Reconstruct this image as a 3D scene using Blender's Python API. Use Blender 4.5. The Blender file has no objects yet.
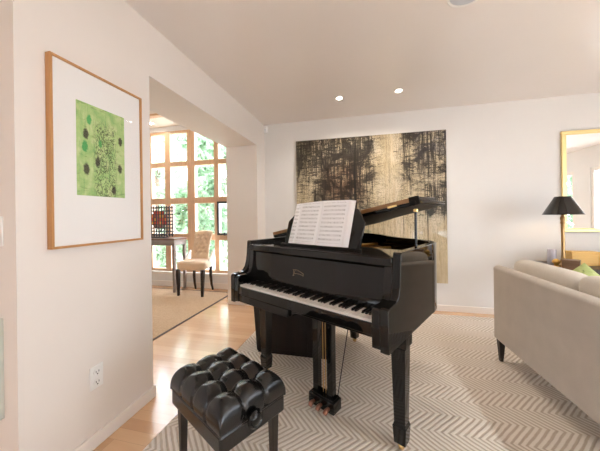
import bpy, math, random
from mathutils import Vector, Matrix
random.seed(7)
SC = bpy.context.scene
COL = SC.collection
PI = math.pi

# ------------------------------------------------------------------ mesh helpers
class MB:
    """collects polygons, then links them as ONE mesh object"""
    def __init__(s): s.v = []; s.f = []; s.m = []; s.cm = 0
    def add(s, vs, fs):
        o = len(s.v); s.v += [tuple(p) for p in vs]
        for f in fs: s.f.append([i + o for i in f]); s.m.append(s.cm)
        return s
    def box(s, x0, x1, y0, y1, z0, z1):
        vs = [(x0,y0,z0),(x1,y0,z0),(x1,y1,z0),(x0,y1,z0),(x0,y0,z1),(x1,y0,z1),(x1,y1,z1),(x0,y1,z1)]
        return s.add(vs, [(0,3,2,1),(4,5,6,7),(0,1,5,4),(1,2,6,5),(2,3,7,6),(3,0,4,7)])
    def taper(s, c0, h0, z0, c1, h1, z1):
        vs = []
        for (c, h, z) in ((c0,h0,z0),(c1,h1,z1)):
            vs += [(c[0]-h[0],c[1]-h[1],z),(c[0]+h[0],c[1]-h[1],z),(c[0]+h[0],c[1]+h[1],z),(c[0]-h[0],c[1]+h[1],z)]
        return s.add(vs, [(0,3,2,1),(4,5,6,7),(0,1,5,4),(1,2,6,5),(2,3,7,6),(3,0,4,7)])
    def prism(s, poly, a0, a1, axis='z'):
        def P(p, a):
            if axis == 'z': return (p[0], p[1], a)
            if axis == 'x': return (a, p[0], p[1])
            return (p[0], a, p[1])
        n = len(poly)
        vs = [P(p, a0) for p in poly] + [P(p, a1) for p in poly]
        fs = [tuple(range(n))[::-1], tuple(range(n, 2*n))]
        fs += [(i, (i+1) % n, n+(i+1) % n, n+i) for i in range(n)]
        return s.add(vs, fs)
    def tube(s, pts, r, n=10, cap=True):
        pts = [Vector(p) for p in pts]; rs = r if isinstance(r, (list, tuple)) else [r]*len(pts)
        vs = []; fs = []
        for i, p in enumerate(pts):
            t = (pts[min(i+1, len(pts)-1)] - pts[max(i-1, 0)]).normalized()
            up = Vector((0,0,1)) if abs(t.z) < .9 else Vector((1,0,0))
            a = t.cross(up).normalized(); b = t.cross(a).normalized()
            for k in range(n):
                q = 2*PI*k/n; vs.append(p + (a*math.cos(q) + b*math.sin(q))*rs[i])
        for i in range(len(pts)-1):
            for k in range(n):
                fs.append((i*n+k, i*n+(k+1) % n, (i+1)*n+(k+1) % n, (i+1)*n+k))
        if cap: fs += [tuple(range(n))[::-1], tuple(range((len(pts)-1)*n, len(pts)*n))]
        return s.add(vs, fs)
    def lathe(s, prof, c=(0,0,0), n=32, axis='z', closed=True):
        vs = []; fs = []
        for (r, z) in prof:
            for k in range(n):
                q = 2*PI*k/n; a, b = r*math.cos(q), r*math.sin(q)
                if axis == 'z': vs.append((c[0]+a, c[1]+b, c[2]+z))
                elif axis == 'y': vs.append((c[0]+a, c[1]+z, c[2]+b))
                else: vs.append((c[0]+z, c[1]+a, c[2]+b))
        for i in range(len(prof)-1):
            for k in range(n):
                fs.append((i*n+k, i*n+(k+1) % n, (i+1)*n+(k+1) % n, (i+1)*n+k))
        if closed: fs += [tuple(range(n))[::-1], tuple(range((len(prof)-1)*n, len(prof)*n))]
        return s.add(vs, fs)
    def surf(s, fn, nu, nv):
        vs = [fn(i/nu, j/nv) for j in range(nv+1) for i in range(nu+1)]
        fs = [(j*(nu+1)+i, j*(nu+1)+i+1, (j+1)*(nu+1)+i+1, (j+1)*(nu+1)+i) for j in range(nv) for i in range(nu)]
        return s.add(vs, fs)
    def build(s, name, mats, parent=None, bevel=0, seg=2, smooth=True, ang=40, sub=0):
        me = bpy.data.meshes.new(name); me.from_pydata(s.v, [], s.f)
        if not isinstance(mats, (list, tuple)): mats = [mats]
        for m in mats: me.materials.append(m)
        me.polygons.foreach_set('material_index', s.m)
        import bmesh
        bm = bmesh.new(); bm.from_mesh(me); bmesh.ops.recalc_face_normals(bm, faces=bm.faces[:]); bm.to_mesh(me); bm.free()
        if smooth:
            me.polygons.foreach_set('use_smooth', [True]*len(me.polygons))
            me.set_sharp_from_angle(angle=math.radians(ang))
        o = bpy.data.objects.new(name, me); COL.objects.link(o)
        if parent is not None: o.parent = parent
        if bevel:
            b = o.modifiers.new('bevel', 'BEVEL'); b.width = bevel; b.segments = seg; b.limit_method = 'ANGLE'
            b.angle_limit = math.radians(35); b.harden_normals = False
        if sub:
            b = o.modifiers.new('sub', 'SUBSURF'); b.levels = sub; b.render_levels = sub
        me.update()
        return o

def tag(o, label, cat, group=None, kind=None):
    o['label'] = label; o['category'] = cat
    if group: o['group'] = group
    if kind: o['kind'] = kind
    return o
def thing(name, label, cat, loc=(0,0,0), rz=0, group=None):
    o = bpy.data.objects.new(name, None); COL.objects.link(o); o.empty_display_size = .1
    o.location = loc; o.rotation_euler = (0,0,rz)
    return tag(o, label, cat, group)
def structure(o): o['kind'] = 'structure'; return o
def kids(o): return [c for c in list(bpy.data.objects) if c.parent == o]
def dup(o, parent=None):
    c = o.copy(); COL.objects.link(c)
    if parent is not None: c.parent = parent
    for ch in kids(o): dup(ch, c)
    return c
def crom(pts, n=6):
    out = []
    for i in range(len(pts)-1):
        p0 = pts[max(i-1,0)]; p1 = pts[i]; p2 = pts[i+1]; p3 = pts[min(i+2,len(pts)-1)]
        for k in range(n):
            t = k/n
            out.append(tuple(.5*((2*b)+(-a+c)*t+(2*a-5*b+4*c-d)*t*t+(-a+3*b-3*c+d)*t**3) for a,b,c,d in zip(p0,p1,p2,p3)))
    out.append(tuple(pts[-1])); return out

# ------------------------------------------------------------------ material helpers
class NT:
    def __init__(s, name):
        s.mat = bpy.data.materials.new(name); s.mat.use_nodes = True
        s.t = s.mat.node_tree; s.n = s.t.nodes; s.l = s.t.links
        s.b = s.n['Principled BSDF']
    def node(s, typ, **kw):
        nd = s.n.new(typ)
        for k, v in kw.items(): setattr(nd, k, v)
        return nd
    def put(s, sock, v):
        if hasattr(v, 'is_output'): s.l.new(v, sock)
        elif v is not None:
            if sock.type == 'RGBA' and len(v) == 3: v = (*v, 1)
            sock.default_value = v
    def math(s, op, a, b=None, c=None, clamp=False):
        nd = s.node('ShaderNodeMath', operation=op); nd.use_clamp = clamp
        for i, x in enumerate((a, b, c)):
            if x is not None: s.put(nd.inputs[i], x)
        return nd.outputs[0]
    def coord(s, which='Object'): return s.node('ShaderNodeTexCoord').outputs[which]
    def mapping(s, vec, scale=(1,1,1), loc=(0,0,0), rot=(0,0,0)):
        nd = s.node('ShaderNodeMapping'); s.put(nd.inputs[0], vec)
        nd.inputs['Scale'].default_value = scale; nd.inputs['Location'].default_value = loc; nd.inputs['Rotation'].default_value = rot
        return nd.outputs[0]
    def sep(s, vec):
        nd = s.node('ShaderNodeSeparateXYZ'); s.put(nd.inputs[0], vec); return nd.outputs
    def noise(s, vec, scale=5, detail=4, rough=.55, dist=0):
        nd = s.node('ShaderNodeTexNoise'); s.put(nd.inputs['Vector'], vec)
        nd.inputs['Scale'].default_value = scale; nd.inputs['Detail'].default_value = detail
        nd.inputs['Roughness'].default_value = rough; nd.inputs['Distortion'].default_value = dist
        return nd.outputs['Fac']
    def ramp(s, fac, stops):
        nd = s.node('ShaderNodeValToRGB'); s.put(nd.inputs[0], fac); r = nd.color_ramp
        while len(r.elements) < len(stops): r.elements.new(.5)
        for e, (p, c) in zip(r.elements, stops): e.position = p; e.color = (*c, 1)
        return nd.outputs[0]
    def rng(s, v, a, b, c=0, d=1):
        nd = s.node('ShaderNodeMapRange'); nd.interpolation_type = 'SMOOTHSTEP'
        s.put(nd.inputs[0], v)
        for i, x in enumerate((a, b, c, d)): nd.inputs[i+1].default_value = x
        return nd.outputs[0]
    def mix(s, fac, a, b, blend='MIX'):
        nd = s.node('ShaderNodeMix', data_type='RGBA', blend_type=blend)
        s.put(nd.inputs[0], fac); s.put(nd.inputs[6], a); s.put(nd.inputs[7], b); return nd.outputs[2]
    def bump(s, h, strength=.3, dist=.01):
        nd = s.node('ShaderNodeBump'); s.put(nd.inputs['Height'], h)
        nd.inputs['Strength'].default_value = strength; nd.inputs['Distance'].default_value = dist
        s.l.new(nd.outputs[0], s.b.inputs['Normal'])
    def set(s, **kw):
        names = dict(color='Base Color', rough='Roughness', metal='Metallic', coat='Coat Weight', coatr='Coat Roughness', spec='Specular IOR Level',
                     ecol='Emission Color', estr='Emission Strength', sheen='Sheen Weight', ior='IOR', trans='Transmission Weight', sss='Subsurface Weight')
        for k, v in kw.items(): s.put(s.b.inputs[names[k]], v)
        return s
def S(r, g, b):  # sRGB 0-255 to linear
    return tuple(((c/255)/12.92 if c/255 <= .04045 else ((c/255+.055)/1.055)**2.4) for c in (r, g, b))
def simple(name, col, rough=.5, **kw):
    return NT(name).set(color=col, rough=rough, **kw).mat
def mottled(name, col, rough=.5, amt=.06, scale=6, bump=0, bscale=60, **kw):
    m = NT(name); n = m.noise(m.coord(), scale, 4)
    lo = tuple(c*(1-amt) for c in col); hi = tuple(min(1, c*(1+amt)) for c in col)
    m.set(color=m.ramp(n, [(.3, lo), (.7, hi)]), rough=rough, **kw)
    if bump: m.bump(m.noise(m.coord(), bscale, 3), bump, .003)
    return m.mat

M = {}
M['wall'] = mottled('wall paint', (.80,.79,.78), .6, .015, 2, .05, 180)
M['ceil'] = mottled('ceiling paint satin', (.83,.785,.76), .28, .015, 1.2, spec=.5)
M['white'] = simple('white trim paint', (.84,.79,.74), .4)
M['plastic'] = simple('white plastic', (.85,.84,.82), .35)
M['slot'] = simple('dark slot', (.03,.03,.03), .6)
M['black'] = simple('black lacquer', (.004,.0037,.0034), .04, spec=.42)
M['blackw'] = mottled('black satin wood', (.012,.010,.009), .3, .2, 20)
M['felt'] = simple('black felt', (.006,.005,.005), .9)
M['brass'] = simple('brass', (.75,.52,.22), .28, metal=1)
M['copper'] = simple('copper pedal', (.34,.16,.11), .35, metal=.9)
M['gold'] = mottled('gold iron plate', (.66,.40,.13), .35, .1, 8, metal=.7)
M['ivory'] = simple('white key', (.86,.84,.80), .22)
M['lidedge'] = mottled('bronze brown lid edge', (.27,.135,.045), .45, .25, 14)
M['greybox'] = simple('grey speaker mesh', (.62,.66,.72), .6)

def wood(name, c1, c2, rough, axis='x', planks=None, coat=0, spec=.5):
    m = NT(name); co = m.coord(); x, y, z = m.sep(co)
    if planks:   # planks run along world x, width planks
        pid = m.math('FLOOR', m.math('DIVIDE', y, planks))
        r1 = m.node('ShaderNodeTexWhiteNoise', noise_dimensions='1D'); m.put(r1.inputs['W'], pid); rv = r1.outputs['Value']
        xo = m.math('ADD', x, m.math('MULTIPLY', rv, 7.3))
        seg = m.math('FLOOR', m.math('DIVIDE', xo, 1.1))
        r2 = m.node('ShaderNodeTexWhiteNoise', noise_dimensions='2D')
        cv = m.node('ShaderNodeCombineXYZ'); m.put(cv.inputs[0], pid); m.put(cv.inputs[1], seg); m.l.new(cv.outputs[0], r2.inputs['Vector'])
        tone = r2.outputs['Value']
        vec = m.node('ShaderNodeCombineXYZ'); m.put(vec.inputs[0], m.math('MULTIPLY', xo, 1.2)); m.put(vec.inputs[1], m.math('MULTIPLY', y, 26)); m.put(vec.inputs[2], m.math('MULTIPLY', tone, 20))
        g = m.noise(vec.outputs[0], 2.2, 5, .6, .6)
        fac = m.math('ADD', m.math('MULTIPLY', g, .55), m.math('MULTIPLY', tone, .5))
        col = m.ramp(fac, [(.2, c2), (.8, c1)])
        fy = m.math('FRACT', m.math('DIVIDE', y, planks)); fx = m.math('FRACT', m.math('DIVIDE', xo, 1.1))
        gap = m.math('MAXIMUM', m.math('LESS_THAN', fy, .022), m.math('LESS_THAN', fx, .0022))
        col = m.mix(m.math('MULTIPLY', gap, .45), col, tuple(c*.45 for c in c2))
        m.set(color=col, rough=rough, coat=coat, coatr=.24, spec=spec)
    else:
        sc = {'x': (1.5,22,22), 'y': (22,1.5,22), 'z': (22,22,1.5)}[axis]
        g = m.noise(m.mapping(co, sc), 1.6, 5, .6, .8)
        m.set(color=m.ramp(g, [(.3, c2), (.7, c1)]), rough=rough, coat=coat, spec=spec)
    return m.mat
M['floor'] = wood('oak floor boards', (.74,.47,.27), (.62,.365,.19), .15, planks=.083, coat=.9)
M['maple'] = wood('maple window wood', (.72,.47,.30), (.62,.38,.22), .4, 'z')
M['frameoak'] = wood('honey oak frame', (.58,.30,.115), (.47,.225,.08), .38, 'z')
M['greyoak'] = wood('grey brown wood', (.30,.24,.20), (.22,.17,.14), .45, 'x')
M['darkwood'] = wood('dark brown wood', (.018,.010,.007), (.008,.005,.004), .45, 'z', spec=.3)
M['espresso'] = wood('espresso wood', (.022,.014,.010), (.012,.008,.006), .3, 'z')
M['walnut'] = wood('walnut box', (.20,.115,.07), (.13,.07,.04), .45, 'x')

def glass(name, gloss=1.0):
    m = NT(name); m.n.remove(m.b)
    tr = m.node('ShaderNodeBsdfTransparent'); gl = m.node('ShaderNodeBsdfGlossy'); gl.inputs['Roughness'].default_value = .01
    tr.inputs[0].default_value = (.985,.985,.985,1)
    fr = m.node('ShaderNodeFresnel'); fr.inputs[0].default_value = 1.45
    mx = m.node('ShaderNodeMixShader'); gm_ = m.node('ShaderNodeNewGeometry'); m.put(mx.inputs[0], m.math('MULTIPLY', m.math('MULTIPLY', fr.outputs[0], gloss), m.math('SUBTRACT', 1.0, gm_.outputs['Backfacing']))); m.l.new(tr.outputs[0], mx.inputs[1]); m.l.new(gl.outputs[0], mx.inputs[2])
    m.l.new(mx.outputs[0], m.n['Material Output'].inputs[0]); return m.mat
M['glass'] = glass('clear window glass')
M['picglass'] = glass('picture glass', .35)
M['mirror'] = simple('mirror silver', (.86,.88,.88), .02, metal=1)

def rugmat():
    m = NT('chevron wool rug'); x, y, z = m.sep(m.coord())
    bw, per = .165, .041
    t = m.math('PINGPONG', m.math('DIVIDE', y, bw), 1.0)
    wob = m.math('MULTIPLY', m.noise(m.coord(), 7, 3), .022)
    ph = m.math('DIVIDE', m.math('ADD', m.math('ADD', x, wob), m.math('MULTIPLY', t, bw*.95)), per)
    st = m.math('PINGPONG', m.math('MULTIPLY', ph, 2.0), 1.0)
    st = m.rng(st, .22, .62)
    n = m.noise(m.coord(), 90, 3); n2 = m.noise(m.coord(), 2.2, 3)
    c = m.mix(st, (.53,.435,.34), (.88,.81,.74))
    c = m.mix(m.math('MULTIPLY', n, .35), c, (.66,.58,.50))
    c = m.mix(m.math('MULTIPLY', n2, .25), c, (.70,.59,.48))
    m.set(color=c, rough=.95, spec=.15, sheen=.15)
    m.bump(m.math('ADD', st, m.math('MULTIPLY', n, .5)), .6, .008); return m.mat
M['rug'] = rugmat()
def sisal():
    m = NT('sisal dining rug'); w = m.node('ShaderNodeTexWave'); w.inputs['Scale'].default_value = 26; w.inputs['Distortion'].default_value = 1.5
    m.put(w.inputs['Vector'], m.coord()); n = m.noise(m.coord(), 45, 3)
    f = m.math('ADD', m.math('MULTIPLY', w.outputs['Fac'], .35), m.math('MULTIPLY', n, .65))
    m.set(color=m.ramp(f, [(.25, (.34,.215,.12)), (.75, (.56,.40,.265))]), rough=.95, spec=.1); m.bump(f, .4, .004); return m.mat
M['sisal'] = sisal()
M['binding'] = simple('dark rug binding', (.06,.035,.025), .8)
def fabric(name, c, sc=260, amt=.12, sheen=.2):
    m = NT(name); n = m.noise(m.coord(), sc, 2); n2 = m.noise(m.coord(), 7, 3)
    f = m.math('ADD', m.math('MULTIPLY', n, .6), m.math('MULTIPLY', n2, .4))
    m.set(color=m.ramp(f, [(.3, tuple(k*(1-amt) for k in c)), (.7, tuple(min(1,k*(1+amt)) for k in c))]), rough=.9, sheen=sheen, spec=.2)
    m.bump(n, .15, .002); return m.mat
M['sofa'] = fabric('taupe linen sofa', (.58,.52,.46))
M['cushion'] = fabric('oatmeal cushion', (.66,.605,.53))
M['tan'] = fabric('tan linen chair', (.70,.52,.36))
M['cream'] = fabric('cream chair back', (.74,.68,.60))
def leather():
    m = NT('black leather'); v = m.node('ShaderNodeTexVoronoi'); v.inputs['Scale'].default_value = 230; m.put(v.inputs['Vector'], m.coord())
    m.set(color=(.007,.0065,.0065), rough=.21, spec=.5); m.bump(v.outputs['Distance'], .10, .002); return m.mat
M['leather'] = leather()

def paintmat():   # abstract canvas, generated coords: x across, z up
    m = NT('abstract painting'); g = m.coord('Generated'); x, y, z = m.sep(g)
    dripv = m.noise(m.mapping(g, (60,1,3.2)), 1.0, 5, .65, .5)
    drip2 = m.noise(m.mapping(g, (150,1,7), (3,0,1)), 1.0, 4, .7, .3)
    blot = m.noise(m.mapping(g, (7,1,8)), 1.0, 6, .68, .8)
    horiz = m.noise(m.mapping(g, (14,1,60), (5,0,2)), 1.0, 4, .65, .9)
    base = m.ramp(m.noise(m.mapping(g, (5,1,3)), 1, 4, .6, .4), [(.25, S(168,150,120)), (.5, S(204,188,156)), (.75, S(220,208,186))])
    base = m.mix(m.math('MULTIPLY', m.rng(dripv, .5, .68), .4), base, S(150,118,80))
    top = m.rng(z, .42, .88)
    left = m.math('SUBTRACT', 1.0, m.rng(x, .50, .62))
    right = m.math('MULTIPLY', m.rng(x, .66, .76), m.rng(z, .52, .78))
    mid = m.math('MULTIPLY', m.math('MULTIPLY', m.rng(x, .04, .16), m.math('SUBTRACT', 1.0, m.rng(x, .48, .62))), m.rng(z, .22, .55))
    rm = m.math('MULTIPLY', m.math('MULTIPLY', m.rng(x, .8, .9), m.rng(z, .34, .5)), m.math('SUBTRACT', 1.0, m.rng(z, .62, .76)))
    lm = m.math('MULTIPLY', left, top)
    dens = m.math('MAXIMUM', m.math('MAXIMUM', m.math('MULTIPLY', lm, .95), m.math('MULTIPLY', mid, .8)), m.math('MAXIMUM', m.math('MULTIPLY', right, .78), m.math('MULTIPLY', rm, .85)))
    base = m.mix(m.math('MULTIPLY', dens, m.rng(blot, .40, .64, .05, .65)), base, S(112,104,94))
    # rusty block behind the dark strokes
    rust = m.math('MULTIPLY', m.math('MULTIPLY', m.rng(x, .14, .24), m.math('SUBTRACT', 1.0, m.rng(x, .40, .54))), m.math('MULTIPLY', m.rng(z, .48, .58), m.math('SUBTRACT', 1.0, m.rng(z, .76, .92))))
    c = m.mix(m.math('MULTIPLY', rust, m.rng(blot, .3, .6, .35, .85)), base, S(104,66,44))
    grn = m.math('MULTIPLY', m.rng(blot, .5, .66), m.math('MAXIMUM', rm, m.math('MULTIPLY', m.rng(x,.36,.44), m.math('MULTIPLY', m.math('SUBTRACT',1.0,m.rng(x,.5,.58)), m.math('SUBTRACT', 1.0, m.rng(z,.45,.6))))))
    c = m.mix(m.math('MULTIPLY', grn, .7), c, S(96,132,104))
    blu = m.math('MULTIPLY', m.math('MULTIPLY', m.rng(x,.78,.84), m.rng(z,.74,.9)), m.rng(blot,.42,.6))
    c = m.mix(m.math('MULTIPLY', blu, .5), c, S(124,128,160))
    ink = m.math('MAXIMUM', m.math('MAXIMUM', m.math('MULTIPLY', dripv, 1.0), m.math('MULTIPLY', drip2, .98)), m.math('MAXIMUM', m.math('MULTIPLY', blot, 1.0), m.math('MULTIPLY', horiz, .98)))
    thr = m.math('SUBTRACT', .68, m.math('MULTIPLY', dens, .232))
    k = m.math('MULTIPLY', m.math('SUBTRACT', ink, thr), 14.0, clamp=True)
    c = m.mix(m.math('MULTIPLY', k, .88), c, S(18,17,17))
    lines = m.math('MULTIPLY', m.math('COMPARE', drip2, .52, .012), m.rng(z, .02, .35))
    c = m.mix(m.math('MULTIPLY', lines, .75), c, S(46,40,36))
    long_ = m.noise(m.mapping(g, (70,1,1.1), (9,0,4)), 1.0, 3, .6, .2)
    cols = m.math('MAXIMUM', m.math('SUBTRACT', 1.0, m.rng(x, .55, .68)), m.rng(x, .66, .74))
    c = m.mix(m.math('MULTIPLY', m.math('MULTIPLY', m.rng(long_, .58, .63), cols), m.rng(z, .12, .5)), c, S(30,27,26))
    hb = m.noise(m.mapping(g, (6,1,44), (2,0,8)), 1.0, 5, .7, 1.6)
    c = m.mix(m.math('MULTIPLY', m.math('MULTIPLY', m.math('COMPARE', hb, .5, .014), cols), m.rng(z, .25, .6)), c, S(34,30,29))
    m.set(color=c, rough=.45, coat=.75, coatr=.02, spec=.1); return m.mat
M['painting'] = paintmat()
def printmat():   # small green print, generated coords: y across, z up
    m = NT('green ink print'); g = m.coord('Generated'); x, y, z = m.sep(g)
    n = m.noise(m.mapping(g, (1,5,6)), 1, 6, .65, .6)
    c = m.ramp(n, [(.3, S(140,186,112)), (.5, S(178,204,134)), (.72, S(212,218,164))])
    v = m.noise(m.mapping(g, (1,26,3.2)), 1, 4, .6, .5); h = m.noise(m.mapping(g, (1,3,24), (2,1,3)), 1, 4, .6, .5)
    c = m.mix(m.math('MULTIPLY', m.rng(v, .56, .66), .45), c, S(84,150,84))
    c = m.mix(m.math('MULTIPLY', m.rng(h, .58, .66), .5), c, S(110,140,70))
    sq = m.noise(m.mapping(g, (1,9,9), (7,2,1)), 1, 5, .6, 2.2)
    inner = m.math('MULTIPLY', m.math('MULTIPLY', m.rng(y, .28, .4), m.math('SUBTRACT', 1.0, m.rng(y, .72, .86))), m.math('SUBTRACT', 1.0, m.rng(z, .72, .9)))
    c = m.mix(m.math('MULTIPLY', m.math('MULTIPLY', m.math('COMPARE', sq, .5, .034), inner), .85), c, S(56,62,36))
    for (py, pz, r, col) in [(.17,.665,.055,(48,36,32)), (.90,.685,.05,(48,36,32)), (.40,.385,.055,(48,36,32)), (.175,.285,.062,(48,36,32)), (.885,.35,.052,(48,36,32)), (.74,.085,.05,(48,36,32)),
                             (.15,.53,.06,(60,160,84)), (.235,.83,.05,(70,170,90)), (.45,.6,.04,(80,160,84))]:
        dy = m.math('SUBTRACT', y, py); dz = m.math('SUBTRACT', z, pz)
        d = m.math('SQRT', m.math('ADD', m.math('MULTIPLY', dy, dy), m.math('MULTIPLY', m.math('MULTIPLY', dz, dz), .8)))
        d = m.math('ADD', d, m.math('MULTIPLY', m.math('SUBTRACT', m.noise(m.mapping(g, (1,14,40)), 1, 3), .5), .05))
        k = m.math('SUBTRACT', 1.0, m.rng(d, r*.65, r*1.15))
        c = m.mix(m.math('MULTIPLY', k, .9), c, S(*col))
    m.set(color=c, rough=.7); return m.mat
M['print'] = printmat()
M['mat board'] = simple('white mat board', (.90,.875,.85), .6)

def musicmat():   # generated: x across the page, z up
    m = NT('printed music page'); g = m.coord('Generated'); x, y, z = m.sep(g)
    sys_ = m.math('MULTIPLY', z, 11.0); fr = m.math('FRACT', sys_); sid = m.math('FLOOR', sys_)
    staff = m.math('MULTIPLY', m.math('GREATER_THAN', fr, .28), m.math('LESS_THAN', fr, .74))
    ln = m.math('LESS_THAN', m.math('FRACT', m.math('MULTIPLY', fr, 10.0)), .22)
    cv = m.node('ShaderNodeCombineXYZ'); m.put(cv.inputs[0], m.math('MULTIPLY', x, 42)); m.put(cv.inputs[1], sid); m.put(cv.inputs[2], m.math('MULTIPLY', fr, 3.0))
    nt = m.rng(m.noise(cv.outputs[0], 1.0, 3, .7), .52, .60)
    area = m.math('MULTIPLY', m.math('MULTIPLY', m.math('GREATER_THAN', x, .10), m.math('LESS_THAN', x, .90)), m.math('MULTIPLY', m.math('GREATER_THAN', z, .06), m.math('LESS_THAN', z, .95)))
    k = m.math('MULTIPLY', area, m.math('MULTIPLY', staff, m.math('MAXIMUM', m.math('MULTIPLY', ln, .55), m.math('MULTIPLY', nt, .75))))
    m.set(color=m.mix(k, (.92,.93,.97), (.05,.05,.06)), rough=.6); return m.mat
M['music'] = musicmat()
M['paper'] = simple('paper', (.92,.92,.95), .6)
def lamplight(name, col, st):
    return NT(name).set(color=(.9,.9,.9), ecol=col, estr=st).mat
M['bulb'] = lamplight('lit bulb', (1,.93,.82), 30)
M['barkm'] = mottled('bark', (.16,.11,.07), .9, .3, 12)
def leafmat(name, c):
    m = NT(name); out = m.n['Material Output']; r = m.node('ShaderNodeObjectInfo')
    n = m.noise(m.coord(), 3.0, 3); col = m.ramp(n, [(.3, tuple(k*.75 for k in c)), (.7, tuple(min(1, k*1.3) for k in c))])
    m.set(color=col, rough=.6, spec=.3)
    tr = m.node('ShaderNodeBsdfTranslucent'); m.l.new(col, tr.inputs[0])
    mx = m.node('ShaderNodeMixShader'); mx.inputs[0].default_value = .45
    m.l.new(m.b.outputs[0], mx.inputs[1]); m.l.new(tr.outputs[0], mx.inputs[2]); m.l.new(mx.outputs[0], out.inputs[0]); return m.mat
M['leafa'] = leafmat('bright leaves', (.36,.46,.31)); M['leafb'] = leafmat('mid leaves', (.25,.36,.22)); M['leafc'] = leafmat('pale leaves', (.50,.56,.44))
M['bounceground'] = mottled('pale bounce ground', (.62,.60,.58), .9, .15, 3)  # made-up pale ground colour, bounces neutral daylight into the room

# ------------------------------------------------------------------ the room
H = 2.833; XL = -1.573; YB = 4.107; XR = 5.0; YR = -3.2; XI = -2.08; YW = 4.55; HD = 3.15; XD = -6.0; YH = .90
def sbox(name, m, *b):
    q = MB(); q.box(*b); return structure(q.build(name, m, smooth=False))
sbox('floor', M['floor'], XD-.2, XR+.2, YR-.2, YW+.2, -.12, 0)
sbox('ceiling', M['ceil'], XL-.5, XR+.2, YR-.2, YB+.2, H, H+.12)
sbox('ceiling_hall', M['ceil'], XD-.2, XL-.5, YR-.2, YH+.12, H, H+.12)
sbox('ceiling_dining', mottled('cream ceiling', (.86,.80,.70), .5, .01), XD-.2, XI+.06, YH, YW+.2, HD, HD+.12)
# the thick wall on the left with its wide opening
YO, YP, ZH = 1.71, 3.783, 2.43
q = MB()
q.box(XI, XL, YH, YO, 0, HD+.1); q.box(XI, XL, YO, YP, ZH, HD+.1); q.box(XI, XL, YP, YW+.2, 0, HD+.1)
structure(q.build('wall_left', mottled('wall paint warm light tint', (.79,.728,.675), .6, .015, 2, .05, 180), smooth=False))  # paint tinted warmer than the other walls to carry warm bounced light
sbox('wall_back', M['wall'], XL, XR+.2, YB, YB+.2, 0, H)
sbox('wall_hall', M['wall'], XD-.2, XI, YH, YH+.15, 0, HD+.1)


def wall_with_holes(name, axis, at, th, a0, a1, z1, holes):
    """a wall in the plane axis=at; holes = [(a0,a1,z0,z1)] sorted"""
    q = MB()
    def b(p0, p1, za, zb):
        if p1-p0 < 1e-4 or zb-za < 1e-4: return
        if axis == 'y': q.box(p0, p1, at, at+th, za, zb)
        else: q.box(at, at+th, p0, p1, za, zb)
    p = a0
    for (h0, h1, z0, zz) in holes:
        b(p, h0, 0, z1); b(h0, h1, 0, z0); b(h0, h1, zz, z1); p = h1
    b(p, a1, 0, z1)
    return structure(q.build(name, M['wall'], smooth=False))
NW = [0]
def window(axis, at, h0, h1, z0, z1, cols, rows, m, d=.09, stool=None):
    """fixed window: a frame with mullions round the panes cols x rows, panes as children"""
    NW[0] += 1; q = MB(); f = 1 if d > 0 else -1
    def b(p0, p1, za, zb, n0=0., n1=None):
        n1 = d if n1 is None else n1
        if axis == 'y': q.box(p0, p1, at+min(n0,n1), at+max(n0,n1), za, zb)
        else: q.box(at+min(n0,n1), at+max(n0,n1), p0, p1, za, zb)
    xs = [h0] + [v for c in cols for v in c] + [h1]
    for i in range(0, len(xs), 2):
        if xs[i+1]-xs[i] > 1e-4: b(xs[i], xs[i+1], z0, z1)
    zs = [z0] + [v for r in rows for v in r] + [z1]
    for (c0, c1) in cols:
        for i in range(0, len(zs), 2):
            if zs[i+1]-zs[i] > 1e-4: b(c0, c1, zs[i], zs[i+1], f*.004, d-f*.004)
    o = structure(q.build('window_%d' % NW[0], m, smooth=False, bevel=.004))
    for (c0, c1) in cols:
        for (r0, r1) in rows:
            g = MB()
            n0, n1 = d*.55, d*.55+f*.006
            if axis == 'y': g.box(c0-.004, c1+.004, at+min(n0,n1), at+max(n0,n1), r0-.004, r1+.004)
            else: g.box(at+min(n0,n1), at+max(n0,n1), c0-.004, c1+.004, r0-.004, r1+.004)
            structure(g.build('pane', M['glass'], o, smooth=False))
    return o
def portal(loc, rot, sx, sy):
    l = bpy.data.lights.new('window_daylight', 'AREA'); l.shape = 'RECTANGLE'; l.size = sx; l.size_y = sy; l.cycles.is_portal = True
    o = bpy.data.objects.new('window_daylight', l); COL.objects.link(o); o.location = loc; o.rotation_euler = rot
# dining window wall (seen through the opening)
ROWS = [(.34,.91),(1.03,1.62),(1.735,2.36),(2.45,3.01)]
wall_with_holes('wall_dining_windows', 'y', YW, .2, XD, XI, HD+.1, [(-5.40,-2.22,.29,3.06)])
window('y', YW+.02, -5.40, -3.27, .29, 3.06, [(-5.33,-5.02),(-4.89,-4.55),(-4.18,-3.865),(-3.74,-3.355)], ROWS, M['maple'])
window('y', YW+.02, -3.27, -2.22, .29, 3.06, [(-3.19,-2.775),(-2.68,-2.30)], ROWS, M['maple'])
sbox('window_sill_trim', M['white'], -5.45, -2.16, YW-.05, YW+.02, .25, .29)
sbox('baseboard_dining', M['white'], XD, XI, YW-.015, YW, 0, .10)
sbox('trim_dining_beam', M['maple'], XD, XI, 3.92, 4.02, 3.115, HD)
sbox('wall_dining_left', M['wall'], XD-.2, XD, YH, YW+.2, 0, HD+.1)
XH = XL-2.3
wall_with_holes('wall_hall_left', 'x', XH, .1, YR, YH, H, [(-3.1,-2.1,.25,1.9)])
window('x', XH+.08, -3.1, -2.1, .25, 1.9, [(-3.03,-2.64),(-2.56,-2.17)], [(.33,1.82)], M['white'], -.07)
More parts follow.
